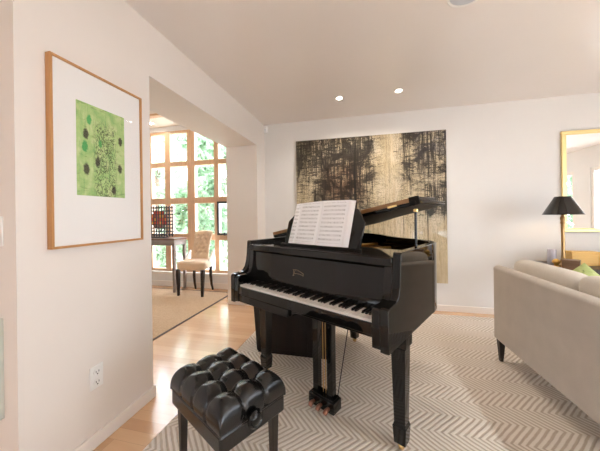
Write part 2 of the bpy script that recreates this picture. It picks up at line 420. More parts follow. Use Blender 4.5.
# dark iron casement frame in the right pane column
q = MB(); x0, x1, z0, z1 = -2.70, -2.28, 1.01, 1.64
q.box(x0, x0+.035, YW-.012, YW+.02, z0, z1); q.box(x1-.035, x1, YW-.012, YW+.02, z0, z1); q.box(x0+.035, x1-.035, YW-.012, YW+.02, z0, z0+.035); q.box(x0+.035, x1-.035, YW-.012, YW+.02, z1-.035, z1)
cs = q.build('window_casement', M['blackw'], smooth=False); structure(cs)
q = MB(); q.box(-2.545, -2.515, YW-.05, YW-.012, 1.005, 1.06); q.tube([(-2.53, YW-.045, 1.03), (-2.46, YW-.05, 1.03)], .008); q.build('handle', M['blackw'], cs)
q = MB(); q.box(-2.56, -2.48, YW-.02, YW+.02, 2.455, 2.475); q.tube([(-2.52,YW-.02,2.46),(-2.52,YW-.05,2.50),(-2.50,YW-.05,2.54)], .009); structure(q.build('window_latch', M['blackw']))
# rear and right walls (behind the camera, seen in the reflections)
wall_with_holes('wall_rear', 'y', YR-.2, .2, XL-2.3, XR+.2, H, [(1.75,3.65,.26,.76)])
window('y', YR-.02, 1.75, 3.65, .26, .76, [(1.82,2.66),(2.74,3.58)], [(.33,.69)], M['white'], -.09)
wall_with_holes('wall_right', 'x', XR, .2, YR-.2, YB+.2, H, [(-2.9,-1.3,.35,2.45),(-.95,.18,.2,2.36),(.68,2.0,.2,2.36)])
window('x', XR+.02, -2.9, -1.3, .35, 2.45, [(-2.82,-2.14),(-2.06,-1.38)], [(.43,1.4),(1.5,2.37)], M['white'])
window('x', XR+.02, -.95, .18, .2, 2.36, [(-.87,-.42),(-.34,.10)], [(.28,.85),(.95,2.28)], M['white'])
window('x', XR+.02, .68, 2.0, .2, 2.36, [(.76,1.92)], [(.28,.85),(.95,2.28)], M['white'])
portal((2.7, YR-.22, .51), (-PI/2,0,0), 1.9, .5)
portal((XH-.05,-2.6,1.075), (0,-PI/2,0), 1.65, 1.0); portal((XR+.22,-2.1,1.4), (0,PI/2,0), 2.1, 1.6); portal((XR+.22,-.385,1.28), (0,PI/2,0), 2.16, 1.13); portal((XR+.22,1.34,1.28), (0,PI/2,0), 2.16, 1.32)
portal((-3.81, YW+.22, 1.675), (PI/2,0,0), 3.18, 2.77)
# baseboards
q = MB(); q.box(XL, XL+.014, YH-.014, YO+.014, 0, .084); q.box(XI, XL, YO, YO+.014, 0, .084); q.box(XI-.5, XL, YH-.014, YH, 0, .084); structure(q.build('baseboard_left', M['white'], bevel=.003))
q = MB(); q.box(XL, XL+.014, YP-.014, YB, 0, .084); q.box(XI, XL, YP-.014, YP, 0, .084); structure(q.build('baseboard_pier', M['white'], bevel=.003))
q = MB(); q.box(XL+.014, XR, YB-.014, YB, 0, .084); structure(q.build('baseboard_back', M['white'], bevel=.003))

# ------------------------------------------------------------------ wall and ceiling fittings
def canlight(label, x, y, z, power, r=.036, group=None, ang=150, col=(1,.88,.74)):
    t = thing('recessed_light', label, 'ceiling light', (x, y, z), 0, group)
    q = MB(); q.lathe([(r,-.001),(r+.016,-.006),(r+.018,0),(r,.001)], n=28, closed=False); q.build('trim_ring', M['plastic'], t)
    q = MB(); q.lathe([(.001,-.003),(r*.9,-.003),(r*.9,-.001),(.001,-.001)], n=24); q.build('bulb', M['bulb'], t)
    l = bpy.data.lights.new('can_light', 'AREA'); l.shape = 'DISK'; l.size = r*2; l.energy = power; l.color = col; l.spread = math.radians(ang)
    o = bpy.data.objects.new('can_light', l); COL.objects.link(o); o.parent = t; o.location = (0,0,-.012)
    return t
canlight('small lit recessed spotlight in ceiling above left part of the painting', -.295, 3.42, H, 9)
canlight('small lit recessed spotlight in ceiling above right part of the painting', .41, 3.40, H, 9)
canlight('lit recessed spotlight in the higher dining room ceiling near the windows', -3.95, 4.30, HD, 4, .06)
for (x, y) in ((2.32,.7),(2.38,-.4),(2.8,-1.4)):  # unseen spotlights added as fill to brighten the rug and sofa
    canlight('added unseen fill spotlight in the ceiling behind the camera', x, y, H, 26, .06, 'added fill spotlights behind the camera', 105, (.90,.97,1.0))
t = thing('ceiling_speaker', 'round pale grey speaker grille set into the ceiling', 'speaker', (.69, 2.01, H))
q = MB(); q.lathe([(.11,-.004),(.122,-.008),(.13,-.004),(.13,0),(.11,0)], n=40, closed=False); q.build('rim', M['plastic'], t)
q = MB(); q.lathe([(.001,-.007),(.10,-.006),(.11,-.003),(.11,-.001),(.001,-.001)], n=40); q.build('grille', M['greybox'], t)

def plate(label, name, cat, kind):
    return thing(name, label, cat)
# duplex outlet on the left wall
t = thing('wall_outlet', 'white duplex power outlet low on the left wall below the framed print', 'outlet', (XL, 1.27, .412))
q = MB(); q.box(0,.007,-.041,.041,-.068,.068); q.build('cover_plate', M['plastic'], t, bevel=.003)
for dz in (.03,-.03):
    q = MB(); q.lathe([(.001,.007),(.021,.007),(.021,.011),(.001,.011)], (0,0,dz), 24, 'x'); s = q.build('socket', M['plastic'], t)
    q = MB(); q.box(.0112,.0125,-.010,-.007,dz-.004,dz+.008); q.box(.0112,.0125,.007,.010,dz-.004,dz+.008); q.lathe([(.001,.0112),(.004,.0112),(.004,.0125),(.001,.0125)], (0,0,dz-.012), 10, 'x'); q.build('slots', M['slot'], s)
t = thing('light_switch', 'white light switch plate at the far left wall edge', 'light switch', (-1.70, YH, 1.30))
q = MB(); q.box(-.048,.048,-.008,0,-.07,.07); q.build('cover_plate', M['plastic'], t, bevel=.003)
q = MB(); q.box(-.017,.017,-.013,-.008,-.035,.035); q.build('rocker', M['plastic'], t, bevel=.002)
t = thing('wall_vent', 'tall pale grey vent panel low at the far left wall edge', 'vent', (-1.84, YH, .655))
q = MB(); q.box(-.18,.18,-.018,0,-.235,-.215); q.box(-.18,.18,-.018,0,.215,.235); q.box(-.18,-.16,-.018,0,-.215,.215); q.box(.165,.18,-.018,0,-.215,.215); q.build('vent_frame', simple('grey vent paint', (.52,.53,.47), .5), t, bevel=.002)
q = MB(); q.box(-.16,.165,-.006,0,-.215,.215)
for i in range(20): q.box(-.16,.165,-.014,-.006,-.207+i*.0215,-.199+i*.0215)
q.build('louvres', simple('grey vent louvre', (.48,.49,.45), .5), t)
t = thing('motion_detector', 'small white alarm sensor high in the corner beside the ceiling', 'sensor', (XL+.005, YB-.005, 2.755))
q = MB(); q.prism([(.0,-.0),(.055,-.0),(.045,-.035),(.02,-.05),(.0,-.05)], -.05, .05, 'z'); q.build('housing', M['plastic'], t, bevel=.004)
q = MB(); q.prism([(.047,-.034),(.022,-.052),(.018,-.05),(.044,-.033)], -.04, .0, 'z'); q.build('lens', simple('sensor lens', (.7,.72,.74), .3), t)
# framed green print on the left wall
py0, py1, pz0, pz1 = 1.024, 1.600, 1.200, 2.206
t = thing('framed_print', 'oak framed green abstract print in a wide white mat on the left wall', 'framed picture', (XL, (py0+py1)/2, (pz0+pz1)/2))
hw, hh, fw = (py1-py0)/2, (pz1-pz0)/2, .012
q = MB()
for (a0,a1,b0,b1) in [(-hw,hw,hh-fw,hh),(-hw,hw,-hh,-hh+fw),(-hw,-hw+fw,-hh+fw,hh-fw),(hw-fw,hw,-hh+fw,hh-fw)]: q.box(.002,.036,a0,a1,b0,b1)
q.build('frame', M['frameoak'], t, bevel=.0015)
q = MB(); q.box(.004,.024,-hw+fw,hw-fw,-hh+fw,hh-fw); q.build('mat', M['mat board'], t, smooth=False)
q = MB(); q.box(.024,.0265,1.156-(py0+py1)/2,1.46-(py0+py1)/2,1.487-(pz0+pz1)/2,2.018-(pz0+pz1)/2); q.build('print', M['print'], t, smooth=False)
q = MB(); q.box(.029,.0305,-hw+fw,hw-fw,-hh+fw,hh-fw); q.build('glazing', M['picglass'], t, smooth=False)
# large abstract painting on the back wall
qx0, qx1, qz1, qz0 = -1.036, 1.104, 2.519, .392
t = thing('wall_painting', 'large abstract painting of black strokes on beige behind the piano', 'painting', ((qx0+qx1)/2, YB, (qz0+qz1)/2))
q = MB(); q.box(qx0-(qx0+qx1)/2, (qx1-qx0)/2, -.028, -.002, -(qz1-qz0)/2, (qz1-qz0)/2); q.build('canvas', M['painting'], t, smooth=False)
# mirror
t = thing('wall_mirror', 'tall gold framed mirror on the back wall above the lamp', 'mirror', (2.43, YB, 1.104))
mw, mh, fw = .95, 1.275, .05
q = MB()
for (a0,a1,b0,b1) in [(0,mw,0,fw),(0,mw,mh-fw,mh),(0,fw,fw,mh-fw),(mw-fw,mw,fw,mh-fw)]: q.box(a0,a1,-.032,-.002,b0,b1)
q.build('frame', simple('pale gold leaf', (.86,.68,.32), .32, metal=.7), t, bevel=.006)
q = MB(); q.box(fw-.005,mw-fw+.005,-.016,-.008,fw-.005,mh-fw+.005); q.build('glass', M['mirror'], t, smooth=False)

# ------------------------------------------------------------------ rugs
RT = .006
q = MB(); q.box(-1.27,3.9,-1.2,3.94,.0005,RT); tag(q.build('area_rug', M['rug'], smooth=False), 'large beige chevron wool rug under the piano and sofa', 'rug')
t = thing('dining_rug', 'tan woven rug with dark binding under the dining chair', 'rug', (0,0,0))
q = MB(); q.box(-5.4,-2.31,1.9,4.33,.0005,RT); q.build('field', M['sisal'], t, smooth=False)
q = MB(); q.box(-2.31,-2.28,1.87,4.36,.0005,.007); q.box(-5.4,-2.31,1.87,1.9,.0005,.008); q.box(-5.4,-2.31,4.33,4.36,.0005,.007); q.build('binding', M['binding'], t, smooth=False)

# ------------------------------------------------------------------ grand piano
B = M['black']
piano = thing('grand_piano', 'glossy black grand piano with open keyboard and raised lid on the rug', 'piano', (-.466,1.625,0), -.488)
hw = .6435; ZB, ZT, ZK = .69, 1.156, .83
side = [(0,ZB),(0,.885),(.006,.902),(.02,.908),(.085,.912),(.112,.922),(.132,.945),(.146,.985),(.155,1.04),(.160,1.10),(.163,ZT-.01),(.17,ZT)]
curve = crom([(.6435,.70),(.6435,.76),(.628,.86),(.565,.955),(.45,1.035),(.31,1.105),(.17,1.20),(.06,1.31),(-.05,1.41),(-.18,1.48),(-.32,1.50),(-.46,1.488),(-.57,1.44),(-.628,1.35),(-.6435,1.22)], 5)
q = MB()
q.prism(side + [(.72,ZT),(.72,ZB)], hw-.045, hw, 'x')
q.prism(side + [(1.24,ZT),(1.24,ZB)], -hw, -hw+.045, 'x')
n = len(curve); inn = []
for i, p in enumerate(curve):
    a = Vector(curve[max(i-1,0)]); b = Vector(curve[min(i+1,n-1)]); d = (b-a).normalized(); nn = Vector((-d.y, d.x))
    inn.append((p[0]+nn.x*.045, p[1]+nn.y*.045))
vs = [(p[0],p[1],z) for z in (ZB,ZT) for p in curve] + [(p[0],p[1],z) for z in (ZB,ZT) for p in inn]
fs = []
for i in range(n-1):
    fs += [(i,i+1,n+i+1,n+i), (2*n+i,3*n+i,3*n+i+1,2*n+i+1), (n+i,n+i+1,3*n+i+1,3*n+i), (i,2*n+i,2*n+i+1,i+1)]
q.add(vs, fs)
case = q.build('case', B, piano, bevel=.004, ang=30)
for s in (-1, 1):   # cheek blocks beside the keys
    q = MB(); u0, u1 = (.553,.5985) if s > 0 else (-.5985,-.553)
    q.prism([(.004,.70),(.004,.875),(.012,.893),(.03,.90),(.10,.902),(.125,.915),(.142,.95),(.152,1.01),(.157,1.085),(.20,1.085),(.20,.70)], u0, u1, 'x'); q.build('cheek_block', B, piano, bevel=.004)
q = MB(); q.box(-.60,.60,.016,.30,.755,.800); q.box(-.60,-.03,.012,.30,.70,.755); q.prism([(-.03,.70),(.0,.728),(.03,.736),(.5985,.736),(.5985,.755),(-.03,.755)], .03,.30,'y'); q.build('key_bed', B, piano, bevel=.004)
q = MB(); q.box(-.553,.553,.008,.022,.757,.818); q.build('key_slip', B, piano, bevel=.004)
q = MB(); q.box(-.56,.56,.30,1.10,.70,.72); q.box(-.50,.25,1.10,1.40,.70,.72)
for u in (-.3,0,.3): q.box(u-.03,u+.03,.32,1.05,.70,.74)
q.build('bottom_board', M['blackw'], piano)
kb = MB(); kb.box(-.552,.552,.024,.165,.800,.806); kb = kb.build('keyboard', M['felt'], piano, smooth=False)
W52 = 1.102/52
proto = None
for i in range(52):
    if proto is None:
        q = MB(); q.box(-W52/2+.0006, W52/2-.0006, .021, .162, .806, ZK); proto = q.build('white_key', M['ivory'], kb, bevel=.0015); k = proto
    else: k = proto.copy(); COL.objects.link(k); k.parent = kb
    k.location = (-.551 + (i+.5)*W52, 0, 0)
proto = None
for i in range(51):
    if (i+5) % 7 in (2, 6): continue        # no black key between E-F and B-C
    if proto is None:
        q = MB(); q.prism([(.072,ZK),(.078,ZK+.012),(.160,ZK+.013),(.160,ZK)], -.006, .006, 'x'); proto = q.build('black_key', M['felt'], kb, bevel=.0015); k = proto; M['bk'] = simple('ebony key', (.012,.011,.011), .2); proto.data.materials[0] = M['bk']
    else: k = proto.copy(); COL.objects.link(k); k.parent = kb
    k.location = (-.551 + (i+1)*W52, 0, 0)
q = MB(); q.prism([(.166,.832),(.158,.845),(.163,.90),(.172,1.07),(.190,1.07),(.190,.832)], -.553, .553, 'x'); fb = q.build('fallboard', B, piano, bevel=.003)
# faint gold maker's emblem on the fallboard
q = MB(); cx, cz = -.075, .957
def fbw(z): return .1625 + (z-.90)*(.0095/.17)
def stroke(pts, r=.0013): q.tube([(u, fbw(z)-.0006, z) for (u, z) in pts], r, 5)
stroke([(cx-.044,cz-.020),(cx-.044,cz+.020)], .0016); stroke([(cx-.052,cz+.018),(cx-.022,cz+.020)], .0018); stroke([(cx-.034,cz-.012),(cx-.034,cz+.010)])
stroke([(cx-.022,cz+.021),(cx-.004,cz+.020),(cx+.022,cz+.010),(cx+.046,cz+.001)]); stroke([(cx+.046,cz+.004),(cx+.046,cz-.017)]); stroke([(cx-.030,cz-.006),(cx+.006,cz-.005),(cx+.040,cz-.010)]); stroke([(cx-.052,cz-.021),(cx-.036,cz-.021)])
q.build('emblem', simple('dull gold lettering', (.30,.22,.13), .4, metal=.6), fb)
q = MB(); q.box(-.5985,.5985,.150,.20,1.078,1.128); q.build('front_rail', B, piano, bevel=.008, seg=3)
q = MB(); q.box(-.5985,.5985,.20,.50,1.110,1.128); q.build('music_shelf', B, piano, bevel=.004)
q = MB(); q.box(-.335,.355,.262,.285,1.128,1.146); q.build('desk_ledge', B, piano, bevel=.003)
def tiltw(z): return .272 + (z-1.14)*.36        # the music desk leans back
pl = [(-.315,1.142),(.345,1.142),(.352,1.31),(.283,1.398),(-.243,1.398),(-.322,1.31)]
q = MB(); vs = [(u, tiltw(z), z) for u, z in pl] + [(u, tiltw(z)+.016, z) for u, z in pl]; n = 6
q.add(vs, [(0,1,2,3,4,5), (11,10,9,8,7,6)] + [(i,(i+1)%n,n+(i+1)%n,n+i) for i in range(n)]); q.build('music_desk', B, piano, bevel=.003)
for u in (-.1,.1):
    q = MB(); q.tube([(u,.36,1.128),(u,tiltw(1.30)+.02,1.30)], .006, 8); q.build('desk_strut', M['brass'], piano)
# inside: gold plate with braces, dampers
plin = [(-.595,.50),(.595,.50),(.595,.74)] + [(p[0]-.0, p[1]) for p in inn[6:-4]] + [(-.595,1.30)]
q = MB(); q.prism(plin, 1.03, 1.045, 'z'); q.build('iron_plate', M['gold'], piano)
q = MB()
for (u0,u1,w1) in [(-.5,-.45,1.42),(-.28,-.05,1.35),(-.02,.18,1.12),(.28,.40,.98),(.5,.555,.88)]: q.tube([(u0,.52,1.075),(u1,w1,1.06)], [.018,.012], 8)
q.tube([(-.58,.53,1.07),(0,.54,1.08),(.58,.53,1.07)], .018, 8); q.build('plate_brace', M['gold'], piano)
q = MB()
for i in range(60): q.box(-.56+i*.0186,-.552+i*.0186,.60,.66,1.06,1.10)
q.box(-.57,.57,.60,.67,1.045,1.06); q.build('damper_rail', M['felt'], piano)
# lid, hinged along the long left side and held up by the short stick
al = .2
LID = bpy.data.objects.new
def lp(poly): return [(p[0]+.65, p[1]) for p in poly]
main = [(-.65,.47),(.668,.47),(.705,.92)] + [(p[0]+.034*max(0,min(1,(p[0]+.3)*2)), p[1]+.03) for p in curve[13:-5]] + [(-.65,1.36)]
q = MB(); q.prism(lp(main), 0, .020, 'z'); lid = q.build('lid', B, piano, bevel=.003); lid.location = (-.65,0,1.158); lid.rotation_euler = (0,-al,0)
q = MB(); q.prism(lp([(p[0]*.985,p[1]+.004) for p in main]), -.003, -.0003, 'z'); q.build('lid_dark_sheet', simple('dull black dark reflection', (.006,.005,.005), .55, spec=.15), lid)  # added dull sheet under the lacquered lid, imitates its dark reflection
fl = [(-.645,.475),(.660,.475),(.684,.775),(-.645,.775)]
q = MB(); q.prism(lp(fl), .022, .047, 'z'); q.build('lid_flap', B, lid, bevel=.003)
q = MB(); q.box(.004,1.314,.467,.475,.020,.047); q.build('flap_edge', M['lidedge'], lid, bevel=.001)
q = MB(); q.lathe([(.010,0),(.018,.004),(.018,.014),(.010,.018)], (1.285,.455,.012), 12, 'y'); q.box(1.262,1.322,.462,.475,-.002,.050); q.build('corner_cap', M['felt'], lid, bevel=.002)
for u in (.25,.75,1.15):
    q = MB(); q.box(u-.03,u+.03,.463,.470,.014,.026); q.build('lid_hinge', M['brass'], lid)
q = MB(); q.tube([(.615,.475,1.10),(.613,.485,1.385)], [.008,.0075], 10); ps = q.build('prop_stick', B, piano)
q = MB(); q.lathe([(.006,-.012),(.014,-.008),(.014,.006),(.006,.010)], (.613,.485,1.380), 14); q.build('prop_cup', M['brass'], ps)
# legs
def pleg(u, w):
    q = MB(); q.box(u-.05,u+.05,w-.05,w+.05,.61,ZB+.012); q.taper((u,w),(.040,.040),.60,(u,w),(.049,.049),.612); q.taper((u,w),(.032,.032),.165,(u,w),(.041,.041),.60)
    q.taper((u,w),(.038,.038),.150,(u,w),(.032,.032),.170); q.taper((u,w),(.033,.033),.052,(u,w),(.039,.039),.152)
    l = q.build('leg', B, piano, bevel=.003)
    q = MB(); q.lathe([(.006,-.010),(.018,-.010),(.0195,0),(.018,.010),(.006,.010)], (u,w,RT+.0195), 18, 'x'); q.box(u-.017,u-.0125,w-.010,w+.010,.022,.054); q.box(u+.0125,u+.017,w-.010,w+.010,.022,.054); q.box(u-.017,u+.017,w-.012,w+.012,.046,.056)
    q.build('caster', M['brass'], l)
pleg(.575,.315); pleg(-.592,.315); pleg(-.30,1.30)
# pedal lyre
q = MB(); q.box(-.055,.158,.236,.330,.036,.112); q.box(-.045,.148,.245,.322,.112,.124); ly = q.build('pedal_lyre', B, piano, bevel=.004)
for u in (-.012,.110):
    q = MB(); q.box(u-.023,u+.023,.262,.308,.124,ZB+.04); q.build('post', B, ly, bevel=.004)
for i, u in enumerate((.0,.062,.124)):
    q = MB(); q.tube([(u-.006,.25,.066),(u-.006,.222,.070),(u-.006,.204,.066),(u-.006,.188,.056)], [.010,.013,.017,.014], 10); q.build('pedal', M['copper'], ly)
for u in (.040,.062):
    q = MB(); q.tube([(u,.285,.124),(u,.285,ZB+.03)], .0035, 8); q.build('pedal_rod', M['brass'], ly)
q = MB(); q.tube([(.13,.325,.10),(.126,.47,.50),(.124,.54,ZB+.02)], .0035, 8); q.build('brace_rod', M['blackw'], ly)

# open music book on the piano's desk
book = thing('music_book', 'open book of sheet music standing on the piano music desk', 'book', (-.466,1.625,0), -.488)
def page(name, u0, u1, zt0, zt1, flip, m, off):
    q = MB()
    def bulge(a): return .010*math.sin(PI*min(1, a*1.25)) if a < .8 else .010*math.sin(PI*min(1,1.0))
    def fn(a, b):
        u = u0 + (u1-u0)*a; d = (1-a) if flip else a
        z = 1.148 + (zt0 + (zt1-zt0)*a - 1.148)*b
        return (u, tiltw(z) - off - .012*math.sin(PI*d**.6)*(.8) - .002, z)
    q.surf(fn, 14, 2)
    def fb_(a, b):
        p = fn(a, b); return (p[0], tiltw(p[2]) - .001, p[2])
    q.surf(fb_, 14, 2)
    k = 45
    for i in range(14): q.add([q.v[i], q.v[i+1], q.v[k+i+1], q.v[k+i]], [(0,1,2,3)]); q.add([q.v[30+i], q.v[31+i], q.v[k+31+i], q.v[k+30+i]], [(0,1,2,3)])
    for e in (0, 14):
        for j in range(2): q.add([q.v[j*15+e], q.v[j*15+15+e], q.v[k+j*15+15+e], q.v[k+j*15+e]], [(0,1,2,3)])
    return q.build(name, m, book, ang=50)
page('left_page', -.215, -.005, 1.452, 1.462, True, M['music'], .006)
page('right_page', -.005, .222, 1.462, 1.458, False, M['music'], .008)
page('page_block', .212, .262, 1.458, 1.452, False, M['paper'], .003)
page('turned_page', -.268, -.212, 1.448, 1.452, True, M['music'], .003)

# ------------------------------------------------------------------ piano bench
bench = thing('piano_bench', 'black tufted leather piano bench in front of the piano', 'bench', (-.7265,1.2955,RT), -.507)
La, Lb = .252, .192
def cushion_fn():
    bx = [-.5, 0, .5]; by = [-.33, .33]
    def edge(a, L):
        t = (a-.5)*2; k = abs(t); flat = L-.050
        if k < .62: return math.copysign(flat*k/.62, t), 0.0
        ph = (k-.62)/.38*2.1
        return math.copysign(flat + .050*math.sin(ph), t), .074*(1-math.cos(ph))
    def fn(a, b):
        x, dx = edge(a, La); y, dy = edge(b, Lb)
        drop = min((dx**3+dy**3)**(1/3), .111)
        X, Y = x/La, y/Lb
        g = 0
        for c in bx: g = max(g, math.exp(-(((X-c)*La)/.011)**2)*(1.0 if abs(Y) > .33 else .7))
        for c in by: g = max(g, math.exp(-(((Y-c)*Lb)/.011)**2)*(.95 if abs(X) > .5 else .7))
        bt = 0
        for c in bx:
            for d in by: bt = max(bt, math.exp(-((((X-c)*La)**2+((Y-d)*Lb)**2)/.026**2)))
        crown = .014*(1-X*X)*(1-Y*Y)
        side = drop/.111
        puff_ = .013*(math.sin(PI*(X+1)/.5)**2)*(math.sin(PI*(Y+1)/.667)**2)
        z = .524 + crown + puff_*(1-side) - drop - (.009*g + .032*bt)*(1-side)
        k = 1 - (.045*g)*side*(1-max(0,side-.8)*5)
        return (x*k, y*k, max(z, .418))
    return fn
q = MB(); q.surf(cushion_fn(), 130, 100); q.build('cushion', M['leather'], bench, ang=80)
for i in (-.5,0,.5):
    for j in (-.33,.33):
        q = MB(); q.lathe([(.001,.006),(.006,.005),(.009,.001),(.008,-.004)], (i*La, j*Lb, .499), 14); q.build('button', M['leather'], bench)
q = MB(); q.box(-La+.004,La-.004,-Lb+.004,Lb-.004,.335,.42); q.build('skirt', M['leather'], bench, bevel=.012, seg=4)
q = MB(); pts = [(-La+.006,-Lb+.006),(La-.006,-Lb+.006),(La-.006,Lb-.006),(-La+.006,Lb-.006),(-La+.006,-Lb+.006)]
for i in range(4): q.tube([(*pts[i],.422),(*pts[i+1],.422)], .005, 8)
q.build('piping', M['leather'], bench)
for sx in (-1,1):
    for sy in (-1,1):
        q = MB(); c = (sx*(La-.050), sy*(Lb-.045)); q.taper(c,(.014,.014),0,c,(.021,.021),.336); q.build('leg', M['espresso'], bench, bevel=.003)
for s in (1,):
    q = MB(); q.lathe([(.008,-.01),(.010,.012),(.036,.014),(.041,.020),(.041,.030),(.034,.038),(.028,.034),(.022,.040),(.001,.042)], (La-.0,-.025,.428), 28, 'x'); q.build('knob', B, bench)

# ------------------------------------------------------------------ sofa, seen from behind
sofa = thing('sofa', 'taupe fabric sofa with dark tapered legs seen from behind on the right', 'sofa', (1.155,2.855,RT), -1.5165)
SF = M['sofa']
q = MB(); q.prism([(0,.195),(0,.846),(.02,.864),(.05,.868),(.085,.858),(.14,.83),(.18,.42),(.18,.195)], .0, 2.1, 'x'); q.build('back', SF, sofa, bevel=.012, seg=3)
q = MB(); q.tube([(0.004,.006,.842),(2.096,.006,.842)], .005, 8); q.build('piping', SF, sofa)
for x0, x1 in ((0,.10),(2.0,2.1)):
    q = MB(); q.box(x0,x1,.17,.92,.195,.60); q.build('arm', SF, sofa, bevel=.03, seg=4)
q = MB(); q.box(.10,2.0,.16,.90,.195,.32); q.build('seat_base', SF, sofa, bevel=.01)
for x0, x1 in ((.105,1.045),(1.055,1.995)):
    q = MB(); q.box(x0,x1,.30,.93,.32,.47); q.build('seat_cushion', M['cushion'], sofa, bevel=.05, seg=5)
def puff(q, x0, x1, y0, y1, z0, z1, lean=0, e=2.6):
    cx, cy, cz = (x0+x1)/2, (y0+y1)/2, (z0+z1)/2
    def fn(a, b):
        th = (a-.5)*2*PI; ph = (b-.5)*PI
        def p(v, k): return math.copysign(abs(v)**k, v)
        X = p(math.cos(ph), .35)*p(math.cos(th), .30); Z = p(math.cos(ph), .35)*p(math.sin(th), .30); Y = p(math.sin(ph), .75)
        return (cx+X*(x1-x0)/2, cy+Y*(y1-y0)/2+lean*Z, cz+Z*(z1-z0)/2)
    q.surf(fn, 64, 24); return q
for x0, x1, zt in ((.02,.75,.94),(.72,1.38,.955),(1.36,1.96,.95)):
    q = MB(); puff(q, x0, x1, .135, .33, .45, zt, -.03); q.build('back_cushion', M['cushion'], sofa, ang=80)
for x in (.05,2.05):
    for y in (.035,.86):
        q = MB(); q.taper((x,y),(.013,.013),0,(x,y),(.026,.026),.20); q.build('leg', M['espresso'], sofa, bevel=.002)

# green pillow leaning on the sofa, its tip above the back cushions
t = thing('throw_pillow', 'light green throw pillow with its corner tip above the sofa cushions', 'pillow', (1.735,2.70,.475), -1.5165+PI/2-.25)
def pil(a, b):
    s, r = (a-.5)*2, (b-.5)*2
    e = (1-abs(s)**2.5)*(1-abs(r)**2.5)
    return s*.165, r*.165, e
q = MB()
for sg in (1,-1):
    def fn(a, b):
        x, z, e = pil(a, b); c, sn = math.cos(PI/4), math.sin(PI/4)
        X, Z = c*x - sn*z, sn*x + c*z
        return (X, sg*.05*max(e,0)**.6 - .18*Z, Z*1.0 + .235)
    q.surf(fn, 24, 24)
pm = NT('green leaf print fabric'); pn = pm.noise(pm.coord(), 14, 3, .6, 1.0); pm.set(color=pm.ramp(pn, [(.38,(.05,.07,.03)),(.47,(.34,.40,.14)),(.7,(.48,.52,.24))]), rough=.85)
q.build('cover', pm.mat, t, ang=80)

# ------------------------------------------------------------------ console table behind the sofa, and what stands on it
TZ = .74
t = thing('console_table', 'dark wood console table against the back wall under the mirror', 'table', (2.66,3.78,0))
q = MB(); q.box(-.68,.68,-.26,.26,TZ-.03,TZ); q.build('tabletop', M['espresso'], t, bevel=.003)
q = MB(); q.box(-.63,.63,-.22,.22,TZ-.11,TZ-.03); q.build('apron', M['espresso'], t, bevel=.002)
for sx in (-1,1):
    for sy in (-1,1):
        q = MB(); c = (sx*.61,sy*.205); q.taper(c,(.016,.016),RT if sy<0 else RT,c,(.025,.025),TZ-.03); q.build('leg', M['espresso'], t, bevel=.002)
lamp = thing('table_lamp', 'brass table lamp with a black conical shade in front of the mirror', 'lamp', (2.205,3.70,TZ))
BR = simple('aged brass', (.46,.30,.14), .32, metal=1)
q = MB(); q.lathe([(.001,0),(.085,0),(.088,.008),(.085,.018),(.055,.026),(.03,.034),(.024,.05),(.03,.062),(.022,.075),(.001,.078)], n=32); q.build('base', BR, lamp)
q = MB(); q.lathe([(.001,.07),(.019,.07),(.017,.16),(.016,.42),(.016,.48),(.022,.49),(.022,.50),(.016,.51),(.021,.53),(.023,.545),(.020,.56),(.013,.575),(.014,.60),(.001,.60)], n=24); q.build('stem', BR, lamp)
q = MB(); q.lathe([(.180,.588),(.070,.795),(.067,.795),(.177,.588)], n=48, closed=False)
def ringclose(): pass
shade = NT('black lacquer shade'); shade.set(color=(.018,.014,.012), rough=.25)
q.build('shade', shade.mat, lamp, ang=50)
q = MB(); q.lathe([(.001,.62),(.012,.62),(.03,.65),(.032,.69),(.02,.72),(.001,.725)], n=18); q.build('bulb', NT('warm bulb').set(color=(1,.9,.8), ecol=(1,.66,.32), estr=25).mat, lamp)
q = MB(); q.tube([(-.068,0,.78),(0,0,.775),(.068,0,.78)], .003, 6); q.tube([(0,0,.60),(0,0,.79)], .004, 6); q.build('harp', BR, lamp)
l = bpy.data.lights.new('lamp_glow', 'POINT'); l.energy = 4; l.color = (1,.70,.40); l.shadow_soft_size = .05
o = bpy.data.objects.new('lamp_glow', l); COL.objects.link(o); o.parent = lamp; o.location = (0,0,.665)
t = thing('pillar_candle', 'pale lavender pillar candle left of the lamp on the console', 'candle', (2.13,3.76,TZ))
q = MB(); q.lathe([(.001,0),(.041,0),(.042,.004),(.042,.176),(.040,.183),(.033,.180),(.025,.172),(.001,.171)], n=32); q.build('wax', mottled('lavender wax', (.56,.54,.62), .45, .04, 12), t)
q = MB(); q.tube([(0,0,.17),(.002,0,.185)], .0015, 6); q.build('wick', M['slot'], t)
t = thing('ornament', 'small gold ornament at the foot of the brass lamp', 'ornament', (2.08,3.60,TZ))
gm = simple('bright gold', (.85,.52,.14), .3, metal=.8)
q = MB(); q.lathe([(.001,0),(.030,0),(.030,.01),(.015,.02),(.02,.035),(.036,.055),(.036,.07),(.02,.09),(.008,.095),(.001,.096)], n=24); q.build('vase', gm, t)
t = thing('wooden_box', 'small walnut box in front of the lamp on the console', 'box', (2.12,3.53,TZ), -.62)
q = MB(); q.box(-.02,.115,-.07,.05,0,.082); q.build('body', M['walnut'], t, bevel=.003)
q = MB(); q.box(-.023,.118,-.073,.053,.082,.104); q.build('lid', M['walnut'], t, bevel=.003)
yel = wood('golden yellow wood', (.82,.52,.16), (.74,.44,.12), .45, 'x')
t = thing('keepsake_box', 'golden yellow box right of the lamp on the console', 'box', (2.45,3.80,TZ))
q = MB(); q.box(-.13,.13,-.055,.055,0,.125); q.build('body', yel, t, bevel=.004)
q = MB(); q.box(-.134,.134,-.059,.059,.125,.16); q.build('lid', yel, t, bevel=.004)
